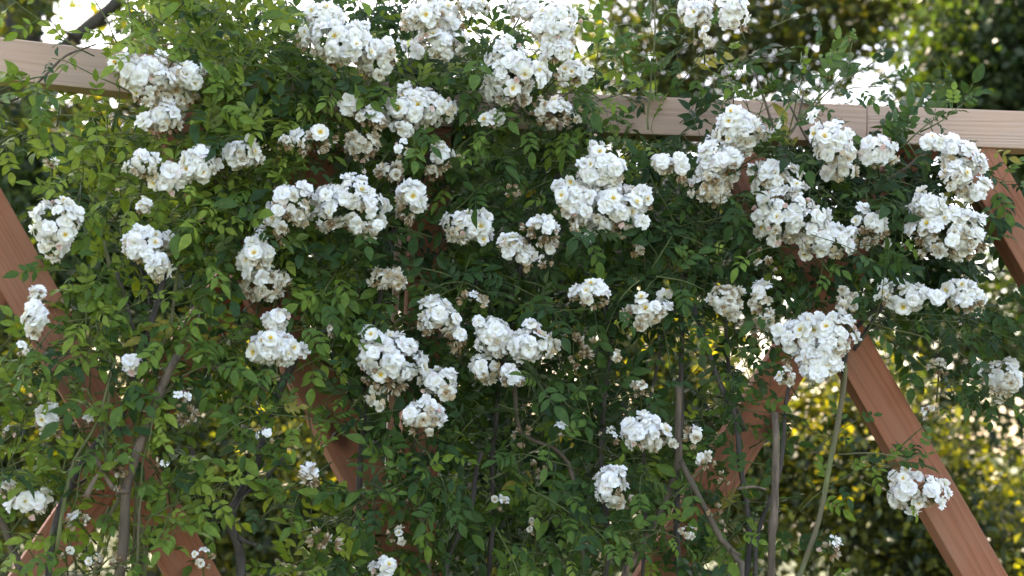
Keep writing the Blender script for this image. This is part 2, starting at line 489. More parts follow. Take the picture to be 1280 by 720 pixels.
for mat, r0, off, pts in CANES:
    W = [at_panel(x, y, off + (.06 if mat is M_GREEN and pts[-1][1] > 560 else .12 if pts[-1][1] > 560 and pts[0][0] < 380 else .08 if pts[-1][1] > 560 else 0)) for x, y in pts]
    px = pts[len(pts) // 2][0]
    i = which(px)
    if pts[-1][1] >= 735:                     # the cane goes on down to its root
        d = W[-1] - W[-2]
        root = Vector(ROSES[i].location) + Vector((rng.normal(0, .12), rng.normal(0, .07), -0.03))
        root.x = root.x * 0.5 + (W[-1].x + d.x) * 0.5
        W += [W[-1].lerp(root, 0.45) + d * 0.25, root]
    A = smooth_path(W, 0.03, 0.006)
    n = len(A)
    rad = np.linspace(0.72, 1.0, n) * r0 * (1.05 if mat is M_GREEN else 1.1 if mat is M_BARK_DARK else 1.35) / 1000
    nodes = (rng.random(n) < 0.12)
    rad = rad * (1 + 0.22 * nodes + rng.normal(0, 0.03, n))
    bits = [tube(A, rad, 9, 0.08)]
    for k in range(2, n - 2):
        if rng.random() < .30:                 # thorns
            d = rng.normal(0, 1, 3); t = A[k + 1] - A[k - 1]; t /= np.linalg.norm(t)
            d -= d.dot(t) * t; d /= np.linalg.norm(d); w_ = np.cross(d, t)
            r_ = rad[k] * .9; b_ = A[k] + d * r_; e_ = .0035
            bits.append((np.array([b_ + t * e_, b_ - t * e_, b_ + w_ * e_ * .5, b_ - w_ * e_ * .5, b_ + d * .008 - t * .003]),
                         [np.array([[0, 2, 4], [2, 1, 4], [1, 3, 4], [3, 0, 4]])]))
        if r0 > 5 and rng.random() < .045:     # pruned side stubs
            d = rng.normal(0, 1, 3) + np.array([0, -.5, .6]); d /= np.linalg.norm(d); L_ = rng.uniform(.02, .07)
            bits.append(tube(np.array([A[k], A[k] + d * L_ * .5 + rng.normal(0, .003, 3), A[k] + d * L_]), [rad[k] * .55, rad[k] * .45, rad[k] * .42], 6))
    V, F = merge(bits)
    link(bpy.data.objects.new('cane', np_mesh('cane', rel(i, V), F, mat)), ROSES[i])

# ---- compound rose leaves: 5 or 7 leaflets on a rachis
def leaflet(L, Wd, fold, bend, twist):
    st = np.array([0.0, 0.16, 0.4, 0.66, 0.86, 1.0])
    wd = np.array([0.05, 0.66, 1.0, 0.80, 0.36, 0.01]) * Wd / 2
    V = []
    for s, w in zip(st, wd):
        y = L * s; z = -bend * L * s * s
        for k in (-1, 0, 1):
            V.append((k * w * math.cos(fold), y, z + abs(k) * w * math.sin(fold) + k * twist * w * s + (rng.normal(0, 0.02) * Wd if k else 0)))
    F = []
    for i in range(len(st) - 1):
        a = i * 3; b = a + 3
        F += [(a, a + 1, b + 1, b), (a + 1, a + 2, b + 2, b + 1)]
    return np.array(V), np.array(F)
def rotz(V, a):
    c, s = math.cos(a), math.sin(a)
    return V @ np.array([[c, s, 0], [-s, c, 0], [0, 0, 1]])
def compound_leaf(k):
    n = 2 if k % 3 else 3
    sz = rng.uniform(0.92, 1.1)
    droop = rng.uniform(0.1, 0.7)
    Lr = 0.03 + 0.024 * n
    spine = lambda t: np.array([0, Lr * t * (1 - 0.15 * droop * t), -droop * 0.55 * Lr * t * t])
    parts = []
    A = np.array([spine(t) for t in np.linspace(0, 1, 6)])
    parts.append(tube(A, np.linspace(0.0012, 0.0008, 6), 3))
    def add(t, ang, L):
        V, F = leaflet(L, L * rng.uniform(0.46, 0.62), rng.uniform(0.12, 0.5), rng.uniform(0.05, 0.4), rng.normal(0, .25))
        c, s = math.cos(-droop * t * 0.7 + rng.normal(0, .2)), math.sin(-droop * t * 0.7 + rng.normal(0, .2))
        V = V @ np.array([[1, 0, 0], [0, c, s], [0, -s, c]])
        V = rotz(V, ang) + spine(t)
        parts.append((V, [F]))
    for j in range(n):
        t = 0.42 + 0.5 * j / max(1, n - 0.3)
        for s in (-1, 1):
            add(t, s * rng.uniform(0.85, 1.25), 0.040 * sz * (0.8 + 0.22 * j / n) * rng.uniform(0.9, 1.1))
    add(1.0, rng.normal(0, .12), 0.048 * sz)
    return merge(parts)
NSH = 14
LEAF_SHAPES = [compound_leaf(k) for k in range(NSH)]
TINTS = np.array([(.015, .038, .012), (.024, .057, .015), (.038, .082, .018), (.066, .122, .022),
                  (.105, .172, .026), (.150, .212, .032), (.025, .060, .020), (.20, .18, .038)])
NT = len(TINTS)
LEAF_MESH = {}
def leaf_mesh(s, t):
    if (s, t) not in LEAF_MESH:
        V, F = LEAF_SHAPES[s]
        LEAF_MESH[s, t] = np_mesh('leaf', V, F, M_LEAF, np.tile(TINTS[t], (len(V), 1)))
    return LEAF_MESH[s, t]

# how thickly the roses have grown over the pergola, 40 px cells of the photograph's own view of it
GROWTH = [
 "00037888877888888755665321100000",
 "01137888888888888755765422100000",
 "32115888888888888753335432210000",
 "55445788888888888841115111111000",
 "46777888888888888887777777777620",
 "25777888888899888888888888888720",
 "04688888888833899888999888888821",
 "02566778888833689999999999988820",
 "01554445788833689999998998888820",
 "34433345788877799998777878877642",
 "55532334763467999995445666556543",
 "55443234422588999985545554003554",
 "56543344424578888887774330001111",
 "56532232443467888888875331131000",
 "55312211343367777777754432250000",
 "54312211443367777666554432010000",
 "43333321455567667556556541100000",
 "33444332456666566567666531100000",
]
ROW0, ROW1, COL0 = -4, 24, -4
def growth(px, py):
    c = int(px // 40); r = int(py // 40)
    if r < 0:
        g = int(GROWTH[0][min(31, max(0, c))]) * max(0, 1 + r * 0.3)
    elif r > 17:
        g = int(GROWTH[17][min(31, max(0, c))]) * max(0, 1 - (r - 17) * 0.13)
    else:
        g = int(GROWTH[r][min(31, max(0, c))])
    if c < 0: g *= 0.8
    if c > 31: g = 0 if r < 9 else g * 0.6
    return g

# ---- flower clusters: px, py, rx, ry, fraction brown, fraction cream (aged, and shaded clusters painted creamier)
CL = [
 (180,95,34,30,.15,.2),(215,118,27,32,.1,.6),(238,95,18,18,.0,.2),(205,150,25,18,.3,.4),(180,207,22,20,.1,.3),(215,224,22,18,.15,.1),
 (248,205,25,23,.05,.1),(300,193,24,22,.0,.3),(65,204,8,8,0,.2),(180,257,10,11,0,.1),(356,178,10,8,.2,.4),(394,176,26,20,.7,.3),
 (405,22,27,20,.0,.1),(430,55,37,34,.05,.1),(467,72,30,28,.15,.3),(378,50,12,15,.0,.2),(528,20,24,24,.05,.2),(556,20,24,22,.05,.2),(545,55,32,22,.0,.2),
 (592,8,20,12,0,.2),(655,12,24,16,.1,.2),(695,32,30,30,.12,.2),(438,131,16,12,0,.1),(464,148,19,17,.6,.2),(450,182,24,20,.1,.8),
 (525,135,42,27,.0,.1),(502,160,12,10,.1,.2),(500,186,12,12,.5,.3),(642,93,38,37,.1,.1),(612,116,14,14,.05,.2),(618,150,18,13,.5,.3),
 (695,142,29,19,.45,.4),(676,132,14,12,.1,.3),(716,93,23,18,.4,.2),(553,194,14,18,.1,.3),(514,250,22,24,.35,.3),(438,257,44,39,.1,.25),
 (488,214,22,12,.3,.7),(360,262,30,31,.3,.4),(70,282,28,36,.0,.1),(178,304,23,25,.05,.1),(196,334,18,20,.2,.3),(211,306,13,16,.1,.6),
 (319,322,24,30,.05,.15),(326,356,26,24,.15,.8),(352,350,16,12,.2,.8),(346,400,22,15,.05,.0),(345,436,34,25,.05,.1),(47,367,10,9,.0,.1),
 (45,398,14,20,.0,.2),(28,437,9,9,.1,.2),(586,283,31,26,.0,.15),(676,287,27,19,.5,.3),(641,305,18,17,.3,.1),(657,320,17,15,.0,.1),
 (681,328,9,8,0,.2),(485,350,28,17,.15,.8),(750,213,32,29,.0,.1),(716,250,30,27,.0,.1),(762,264,38,36,.08,.15),(745,181,12,10,.0,.1),
 (795,248,24,20,.15,.5),(830,206,18,16,.05,.4),(850,208,10,18,.3,.3),(740,368,25,19,.5,.3),(722,366,12,10,0,.1),(810,388,32,23,.0,.5),
 (548,396,29,25,.0,.15),(570,421,14,18,.5,.4),(594,373,25,10,.8,.2),(483,452,42,44,.2,.05),(530,518,31,22,.0,.4),(549,478,25,20,.05,.1),
 (618,420,28,25,.0,.1),(660,428,31,28,.0,.1),(606,461,25,20,.2,.5),(640,472,18,14,.6,.3),(725,441,22,22,.95,.05),(925,160,31,30,.02,.1),(900,205,31,34,.4,.3),
 (888,236,28,20,.1,.6),(1040,180,28,28,.05,.1),(1096,190,26,19,.05,.1),(1050,214,22,14,.05,.3),(970,224,29,24,.0,.2),(985,270,42,38,.03,.1),
 (1030,300,41,24,.12,.1),(1090,286,24,26,.5,.2),(1202,200,26,28,.05,.2),(1192,222,20,16,.2,.3),(1166,177,17,12,.0,.1),(1216,239,18,15,.0,.0),
 (1180,290,44,32,.3,.3),(1158,256,22,18,.05,.1),(1206,300,22,26,.1,.4),(1132,370,31,20,.05,.1),(1106,372,12,10,.4,.3),(1205,370,28,21,.55,.2),
 (906,375,22,24,.1,.9),(950,386,18,34,.4,.6),(1060,378,15,18,.3,.7),(1006,420,32,30,.03,.1),(1042,422,28,32,.03,.1),(1022,452,32,24,.05,.2),(982,471,11,12,.0,.5),(1174,460,15,12,.1,.4),
 (1253,474,24,24,.05,.3),(808,541,29,27,.1,.15),(762,546,15,15,.5,.3),(763,609,24,27,.2,.1),(800,487,14,12,.0,.6),(866,545,14,17,.8,.2),
 (880,575,10,10,.0,.3),(1143,612,38,26,.05,.1),(60,527,17,24,.4,.1),(106,528,14,12,.05,.1),(40,628,24,17,.3,.1),(10,540,9,9,.1,.1),(8,611,9,10,.0,.2),
 (96,650,13,12,.5,.3),(82,690,9,9,.0,.1),(253,697,14,13,.3,.4),(236,521,18,15,.9,.1),(226,499,10,8,.1,.2),(387,595,12,17,.8,.2),(330,545,14,14,.6,.2),
 (405,676,20,14,.9,.1),(480,711,18,14,.4,.3),(625,628,14,9,.3,.6),(700,538,7,7,.2,.5),(1040,686,16,13,.8,.2),(872,16,20,20,.1,.2),(918,16,20,20,.05,.1),
 (880,46,12,12,.1,.2),(165,456,11,16,.0,.2),(204,581,6,8,.0,.1),(149,590,11,24,1,.0),(146,704,10,16,1,.0),(896,642,10,10,.9,.1),
 (700,60,18,14,.2,.3),(585,150,8,8,.9,.1),(415,412,9,8,.0,.8),(540,215,10,8,.1,.8),(690,310,10,7,.4,.4),
 (860,665,10,9,.7,.3),(905,600,10,12,.9,.1),(640,240,10,9,.9,.1),(120,700,9,8,.0,.4),(770,445,8,7,.2,.4),(1160,515,9,8,.0,.3),
]
n_traced = len(CL)
for _ in range(46):                       # spent sprays deeper among the leaves
    px, py = rng.uniform(230, 1120), rng.uniform(150, 690)
    if any(((px - c[0]) / (c[2] + 22)) ** 2 + ((py - c[1]) / (c[3] + 22)) ** 2 < 1 for c in CL) or growth(px, py) < 6: continue
    CL.append((px, py, rng.uniform(8, 17), rng.uniform(8, 15), rng.uniform(.6, 1), .5))
def petal(L, Wd, elev, az, cup, ruf, recurve):
    nu, nv = 5, 4
    V = []
    ph = rng.uniform(0, 6.28)
    for j in range(nv):
        v = j / (nv - 1)
        w = Wd * 0.5 * (0.16 + 0.84 * math.sin(min(1, v * 1.12) * math.pi * 0.56) ** 0.8)
        if j == nv - 1: w *= 0.82
        for i in range(nu):
            u = -1 + 2 * i / (nu - 1)
            r = L * v * (1 - 0.17 * u * u * v) * (1 - (0.07 if (j == nv - 1 and i == nu // 2) else 0))
            a = elev + cup * v - recurve * v * v
            z = 0.0
            V.append((u * w, r * math.cos(a), r * math.sin(a) + 0.22 * abs(u) ** 2 * w * v * (0.8 if cup > 0 else 0.3)
                      + ruf * L * v * (math.sin(u * 3.0 + ph) * 0.9 + rng.normal(0, 0.32))))
    V = rotz(np.array(V), az)
    F = []
    for j in range(nv - 1):
        for i in range(nu - 1):
            a = j * nu + i
            F.append((a, a + 1, a + nu + 1, a + nu))
    return V, np.array(F)
def flower_shape(kind):
    """kind: open / full / cream / brown ; returns V, F, tint"""
    Vs, T, parts = [], [], []
    def put(V, F, c):
        parts.append((V, F)); T.append(c)
    def petal_tint(n, tip, base, jit=0.04):
        v = np.repeat(np.linspace(0, 1, 4), 5)[:, None]
        return (np.array(base) * (1 - v) ** 1.6 + np.array(tip) * (1 - (1 - v) ** 1.6)) * (1 + rng.normal(0, jit))
    if kind == 'open':
        w = [(5, .026, .027, .12, .35, .5, .08), (5, .021, .021, .5, .45, .4, .09)]; tip, base = (.90, .895, .885), (.85, .82, .60)
    elif kind == 'full':
        w = [(5, .026, .025, .05, .3, .6, .10), (6, .022, .021, .45, .4, .45, .13), (4, .016, .015, .9, .3, .4, .2)]; tip, base = (.90, .895, .89), (.85, .83, .70)
    elif kind == 'cream':
        w = [(5, .022, .021, .0, .3, .7, .16), (6, .018, .017, .55, .5, .4, .18), (4, .013, .013, 1.0, .4, .3, .2)]; tip, base = (.80, .775, .70), (.66, .59, .42)
    elif kind == 'bud':
        w = [(4, .014, .012, 1.25, .5, -.2, .02), (3, .015, .012, 1.4, .3, -.1, .02)]; tip, base = (.80, .60, .54), (.62, .50, .34)
    else:
        w = [(5, .019, .012, .1, .9, .3, .3), (6, .016, .010, .6, .8, .2, .35), (4, .012, .008, 1.1, .4, .2, .4)]; tip, base = (.40, .27, .14), (.20, .115, .05)
    for n, L, Wd, e, cup, rec, ruf in w:
        a0 = rng.uniform(0, 6.28)
        for k in range(n):
            V, F = petal(L * rng.uniform(.9, 1.1), Wd * rng.uniform(.88, 1.12), e + rng.normal(0, .22), a0 + k * 2 * math.pi / n + rng.normal(0, .1), cup, ruf, rec)
            tp = tip
            if kind == 'brown': tp = [(.58, .48, .33), (.40, .27, .14), (.30, .19, .10), (.48, .36, .22), (.70, .64, .52)][int(rng.integers(5))]
            if kind in ('open', 'full') and rng.random() < .12: tp = (.84, .80, .70)
            if kind in ('open', 'full') and rng.random() < .06: tp = (.86, .78, .78)
            if kind == 'cream' and rng.random() < .25: tp = (.55, .42, .26)
            put(V, [F], petal_tint(n, tp, base))
    # stamens round a greenish centre
    if kind in ('open', 'brown', 'cream'):
        m = 16 if kind == 'open' else 8
        c = np.array((.82, .60, .09)) if kind == 'open' else np.array((.42, .24, .07))
        for k in range(m):
            az = k * 2.4; e = rng.uniform(.55, 1.35); L = rng.uniform(.006, .0095)
            d = np.array([math.cos(az) * math.cos(e), math.sin(az) * math.cos(e), math.sin(e)]); s = np.array([-math.sin(az), math.cos(az), 0])
            b = np.array([0, 0, .001]); t = b + d * L
            V = np.array([b - s * .0004, b + s * .0004, t + s * .0012, t + d * .0018, t - s * .0012])
            put(V, [np.array([[0, 1, 2, 4]]), np.array([[4, 2, 3]])], np.tile(c, (5, 1)))
    # green calyx and stalk below
    V, F = tube(np.array([(0, 0, -.022), (0, 0, -.008), (0, 0, -.004), (0, 0, .001)]), [.0011, .0013, .0035, .004], 5)
    put(V, F, np.tile((.09, .14, .045), (len(V), 1)))
    V, F = merge(parts)
    # merge() keeps vertices in order, so tints line up
    return V, F, np.concatenate([np.asarray(t).reshape(-1, 3) for t in T])
FL = {k: [flower_shape(k) for _ in range(n)] for k, n in (('open', 6), ('full', 8), ('cream', 6), ('brown', 6), ('bud', 3))}
FL_MESH = {k: [np_mesh('flower', V, F, M_PETAL, T) for V, F, T in lst] for k, lst in FL.items()}

def frame(n, roll):
    n = Vector(n).normalized()
    x = n.cross(Vector((0.3, 0.2, 1))).normalized(); y = n.cross(x)
    c, s = math.cos(roll), math.sin(roll)
    a = x * c + y * s; b = y * c - x * s
    return Matrix(((a.x, b.x, n.x), (a.y, b.y, n.y), (a.z, b.z, n.z)))

cl_info = []          # centre, radius, for pruning leaves
flower_jobs = []      # per cluster
for ci, (px, py, rx, ry, brown, cream) in enumerate(CL):
    deep = (cream > .55) * 0.05 + (ci >= n_traced) * .07
    if max(rx, ry) < 16: brown = max(brown, .55 if px < 430 and py > 430 else .38)
    off = 0.245 - deep + rng.normal(0, .02)
    if px > 1235 or (px > 1160 and py > 440): off = 0.02
    if px < 130 and py > 480: off = 0.2
    if px > 1100 and 560 < py < 640: off = 0.13
    c = at_panel(px, py, off)
    dist = (c - CAM).length
    mpp = dist / FPX
    ex, ey = rx * mpp, ry * mpp
    ez = 0.75 * min(ex, ey) + .005
    toc = (CAM - c).normalized()
    sx = toc.cross(UP).normalized() * -1
    sy = sx.cross(toc) * -1
    if sy.z < 0: sy = -sy
    fr = 0.016                                     # flower radius that sticks out
    ax, ay, az_ = max(.004, ex - fr * .75), max(.004, ey - fr * .75), max(.004, ez - fr * .4)
    area = math.pi * ax * ay
    n = max(1, int(round(2.3 * area / (.0275 ** 2) * 1.5 + 3.0)))
    small = max(rx, ry) < 16
    if small: n = int(rng.integers(4, 8)) if max(rx, ry) > 9 else int(rng.integers(2, 5))
    if small: ax, ay = ex * .75, ey * .75
    if brown > .6: n = int(n * .7) + 1
    ga = math.pi * (3 - math.sqrt(5))
    fl = []
    ph = rng.uniform(0, 6.28)
    m1, m2 = rng.integers(2, 4), rng.integers(3, 6); p1, p2 = rng.uniform(0, 6.28, 2)
    for k in range(n):
        # facing dome first (t=1 towards the viewer), a little round the back
        t = 1 - (k + .5) / n * 1.45
        rr = math.sqrt(max(0, 1 - t * t))
        a = ph + k * ga
        q = np.array([rr * math.cos(a), rr * math.sin(a), t]) + rng.normal(0, .10, 3)
        lump = rng.uniform(.78, 1.06) * (1 + .17 * math.cos(m1 * a + p1) + .14 * math.cos(m2 * a + p2))
        if n > 9 and rng.random() < .07: continue
        if rng.random() < .16 and n > 6: lump *= rng.uniform(1.15, 1.42)
        pos = c + sx * float(q[0] * ax * lump) + sy * float(q[1] * ay * lump) + toc * float(q[2] * az_ * lump)
        nrm = sx * float(q[0]) + sy * float(q[1]) + toc * float(q[2] * .9 + .25) + UP * .18 + Vector(rng.normal(0, .36, 3))
        low = (0.5 - 0.5 * q[1]) * .7 + rng.random() * .5
        s = rng.uniform(.62, 1.04) * ((.58 if px < 430 and py > 430 else .70) if small else 1)
        u = rng.random()
        if brown >= .9: kind = 'brown'
        elif low > 1.05 - brown * 0.95 : kind = 'brown' if u < .8 else 'cream'
        elif low > .95 - cream * .95: kind = 'cream'
        else: kind = 'open' if u < .2 else 'full'
        if small and kind == 'full' and u < .5: kind = 'cream'
        if kind == 'brown': s *= rng.uniform(.75, 1.15)
        if u > .955 and kind != 'brown': kind = 'bud'; s *= 1.1
        fl.append((pos, nrm, s * (.95 if kind != 'cream' else 1.0), kind, q[2]))
    flower_jobs.append((which(px), c, ex, ey, ez, toc, fl))
    cl_info.append((px, py, rx, ry, (c - CAM).length))

# choose, per rose, the flowers that show largest: the ones on the side one looks at
for i in range(3):
    cand = [(f[4] + (0.6 if f[3] in ('open', 'full') else 0), ci, k) for ci, job in enumerate(flower_jobs) if job[0] == i for k, f in enumerate(job[6])]
    cand.sort(reverse=True)
    chosen = {(ci, k) for _, ci, k in cand[:298]}
    for ci, job in enumerate(flower_jobs):
        if job[0] != i: continue
        _, c, ex, ey, ez, toc, fl = job
        # peduncle and branching stalks are the cluster's own mesh
        back = c - toc * (ez + .03)
        parts = [tube(smooth_path([back - toc * .10 - UP * .06 + Vector(rng.normal(0, .02, 3)), back - toc * .03, c - toc * ez * .4], .03), np.linspace(.0022, .0014, len(smooth_path([back - toc * .10, back - toc * .03, c - toc * ez * .4], .03))) if False else None, 5)] if False else []
        A = smooth_path([back - toc * .10 - UP * .05 + Vector(rng.normal(0, .02, 3)), back, c - toc * ez * .3], .03)
        parts.append(tube(A, np.linspace(.0024, .0016, len(A)), 5))
        for pos, nrm, s, kind, q in fl:
            st = pos - Vector(nrm).normalized() * .018 * s
            parts.append(tube(np.array([c - toc * ez * .35, (st + c - toc * ez * .35) * .5, st]), [.0012, .0010, .0010], 3))
        V, F = merge(parts)
        me = np_mesh('flower_cluster', V - np.array(c), F, M_TWIG)
        co = bpy.data.objects.new('flower_cluster', me)
        link(co, ROSES[i]); co.location = c - ROSES[i].location
        rear = []; rt = []
        for k, (pos, nrm, s, kind, q) in enumerate(fl):
            B = frame(nrm, rng.uniform(0, 6.28))
            v = int(rng.integers(len(FL[kind])))
            if (ci, k) in chosen:
                o = bpy.data.objects.new('flower', FL_MESH[kind][v])
                link(o, co)
                o.matrix_local = Matrix.Translation(pos - c) @ B.to_4x4() @ Matrix.Scale(s, 4)
            else:
                V, F, T = FL[kind][v]
                rear.append((V * s @ np.array(B).T + np.array(pos - c), F)); rt.append(T)
        if rear:
            V, F = merge(rear)
            o = bpy.data.objects.new('crowded_flowers', np_mesh('crowded_flowers', V, F, M_PETAL, np.concatenate(rt)))
            link(o, co); o['kind'] = 'stuff'

# ---- shoots with leaves
CLI = np.array(cl_info)
leaves = []          # (base, axis, normal, scale, shape, tint, plant)
twig_parts = [[], [], []]
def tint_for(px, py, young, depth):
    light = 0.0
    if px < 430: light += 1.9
    if px < 330 and py < 270: light += 1.0  # backlight painted in: brighter tint for the upper left leaves
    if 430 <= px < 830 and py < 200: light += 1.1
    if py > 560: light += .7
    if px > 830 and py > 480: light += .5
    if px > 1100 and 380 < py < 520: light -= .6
    t = .95 + light + young * 2.2 + rng.normal(0, .8) - max(0, -depth) * 1.5  # low base and depth term paint interior shade into the leaf tint
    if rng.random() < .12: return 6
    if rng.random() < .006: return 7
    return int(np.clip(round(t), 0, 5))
def shoot(px, py, off, length, young, K=1.0, ang=None, keepall=False):
    i = which(px)
    u, n = panel(px)
    p = at_panel(px, py, off)
    d = u * rng.normal(0, .75) + n * rng.uniform(.05, .7) + UP * rng.normal(.25, .55)
    if ang is not None: d = u * math.cos(ang) + UP * math.sin(ang) + n * .25
    d.normalize()
    step = .030
    m = max(3, int(length / step))
    pts = [p.copy()]
    for k in range(m):
        d = (d + Vector(rng.normal(0, .10, 3)) + UP * (-.055 if k > m * .3 else .02)).normalized()
        p = p + d * step
        pts.append(p.copy())
    Pn = np.array([np.array(q) for q in pts])
    X, Y, D = project(Pn)
    side = 1
    used = 0
    for k in range(1, m + 1):
        side = -side
        g = growth(X[k], Y[k])
        if not keepall and rng.random() > g / 7.0 + .12: continue
        if rng.random() < .1: continue
        t = d if k == m else (pts[min(m, k + 1)] - pts[k - 1]).normalized()
        s = t.cross(n + UP * .5 + Vector(rng.normal(0, .3, 3))).normalized() * side
        ax = (t * .55 + s * .85 + UP * -.22 + n * .25 + Vector(rng.normal(0, .22, 3))).normalized()
        if k == m: ax = (t + UP * -.15).normalized()
        nr = n * rng.uniform(.3, .85) + UP * .75 + Vector(rng.normal(0, .38, 3))
        tip = np.array(pts[k] + ax * .06)
        fx, fy, fd = project(tip)
        hid = ((fx[0] - CLI[:, 0]) / (CLI[:, 2] + 7)) ** 2 + ((fy[0] - CLI[:, 1]) / (CLI[:, 3] + 7)) ** 2 < 1
        hid &= CLI[:, 4] > fd[0] - .05
        if hid.any() and rng.random() > .07: continue
        sc = rng.choice([.7, .85, .95, 1.05, 1.2]) * rng.uniform(.80, .96) * K * (1 - .35 * (young * (k / m) ** 2))
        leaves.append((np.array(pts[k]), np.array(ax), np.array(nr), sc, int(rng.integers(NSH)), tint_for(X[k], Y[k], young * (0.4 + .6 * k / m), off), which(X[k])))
        used = k
    if used:
        twig_parts[i].append(tube(Pn[:used + 1], np.linspace(.0022, .0011, used + 1), 4))

for r in range(ROW0, ROW1):
    for c in range(COL0, 33):
        g = growth(c * 40 + 20, r * 40 + 20)
        lam = (g / 9.0) ** 1.9 * 2.9 * (1.12 if g < 7 else .92)
        for _ in range(rng.poisson(lam)):
            px = c * 40 + rng.uniform(0, 40); py = r * 40 + rng.uniform(0, 40)
            off = rng.triangular(-.42, .12, .21) if g > 5 else rng.uniform(-.15, .18)
            young = 1.0 if rng.random() < (.36 if px < 430 or py > 560 else .24) else rng.uniform(0, .35)
            shoot(px, py, off, rng.uniform(.11, .26), young)
# thicker growth: deep inside, and where the timbers disappear under leaves
for r in range(0, 18):
    for c in range(0, 32):
        g = growth(c * 40 + 20, r * 40 + 20)
        if g < 6: continue
        for _ in range(rng.poisson(.9 * (g - 5) / 3)):
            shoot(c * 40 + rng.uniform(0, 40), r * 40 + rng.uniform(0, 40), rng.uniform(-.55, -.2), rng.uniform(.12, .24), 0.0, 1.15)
for x0, y0, x1, y1, n in ((210, 80, 480, 170, 55), (470, 90, 760, 165, 50), (195, 170, 320, 360, 22), (230, 250, 430, 430, 30), (60, 380, 170, 540, 14), (250, 170, 350, 260, 14), (290, 380, 360, 470, 8), (430, 560, 500, 650, 6), (190, 320, 330, 480, 46), (0, 470, 120, 640, 14), (200, 520, 300, 720, 12), (300, 560, 440, 720, 9),
                          (930, 190, 1190, 340, 46), (480, 380, 560, 640, 18), (850, 190, 960, 330, 14), (330, 380, 480, 460, 12), (480, 180, 580, 250, 8), (110, 600, 240, 730, 14), (430, 530, 540, 730, 20), (390, 440, 470, 540, 8), (510, 240, 580, 380, 15), (90, 560, 220, 720, 16), (40, 420, 160, 520, 9), (40, 600, 140, 720, 10), (600, 440, 680, 520, 4)):
    for _ in range(n):
        shoot(rng.uniform(x0, x1), rng.uniform(y0, y1), rng.uniform(.06, .2), rng.uniform(.10, .2), rng.uniform(0, .4) if rng.random() < .75 else 1.0)
for _ in range(70):
    shoot(rng.uniform(950, 1215), rng.uniform(185, 350), rng.uniform(-.4, -.1), rng.uniform(.12, .22), 0.0, 1.2, keepall=True)
# sprays that stand clear of the mass: px, py, direction in degrees, length, offset
SPRAYS = [(118,70,170,.30,.10),(150,60,120,.26,.12),(165,40,100,.24,.14),(200,30,60,.28,.16),(250,45,40,.26,.2),(60,95,200,.22,.13),(20,130,190,.2,.1),
          (985,170,75,.26,.12),(1000,150,60,.24,.12),(1040,118,25,.20,.12),(940,120,100,.2,.1),(1120,190,40,.16,.14),(1150,165,20,.12,.14),
          (1205,225,-10,.12,.14),(1210,260,-50,.12,.14),(820,120,95,.2,.12),(815,335,60,.14,.24),(820,345,-20,.16,.25),(800,350,215,.16,.25),(830,350,-60,.16,.25),
          (1080,390,-5,.3,.0),(1120,400,-15,.3,.0),(1160,420,-10,.28,.0),(1190,400,0,.3,-.02),(1210,450,-20,.26,.0),(1150,450,-30,.26,.0),(1230,420,10,.3,-.02),(1180,480,0,.2,.0),(1120,430,-50,.2,0),
          (1060,575,0,.16,.12),(1085,590,20,.14,.12),(1110,585,10,.13,.13),(1075,600,-30,.14,.12),(1000,640,60,.2,.1),(1020,560,40,.14,.1),
          (30,460,60,.2,.15),(60,430,20,.26,.16),(90,415,-20,.24,.16),(120,400,-70,.26,.16),(70,470,-40,.24,.16),(255,560,30,.2,.2),(300,505,-10,.24,.2),(240,640,40,.16,.2),
          (560,625,150,.18,.22),(610,600,20,.24,.22),(660,610,-20,.24,.22),(510,600,200,.18,.22),(620,660,-60,.2,.22),(740,660,-10,.22,.2),(770,690,30,.2,.2),(90,640,70,.18,.2),(180,650,30,.18,.2)]
for px, py, a, L, off in SPRAYS:
    shoot(px, py, off, L, .8, .95, R(a), keepall=True)

n_leaf = len(leaves)
Bp = np.array([l[0] for l in leaves]); Ax = np.array([l[1] for l in leaves]); Nr = np.array([l[2] for l in leaves])
Nr = Nr - (Nr * Ax).sum(1)[:, None] * Ax; Nr /= np.linalg.norm(Nr, axis=1)[:, None]
Sd = np.cross(Ax, Nr)
SC = np.array([l[3] for l in leaves]); SH = np.array([l[4] for l in leaves]); TI = np.array([l[5] for l in leaves]); PL = np.array([l[6] for l in leaves])
BAS = np.stack([Sd, Ax, Nr], -1) * SC[:, None, None]            # columns
X, Y, D = project(Bp + Ax * .06)
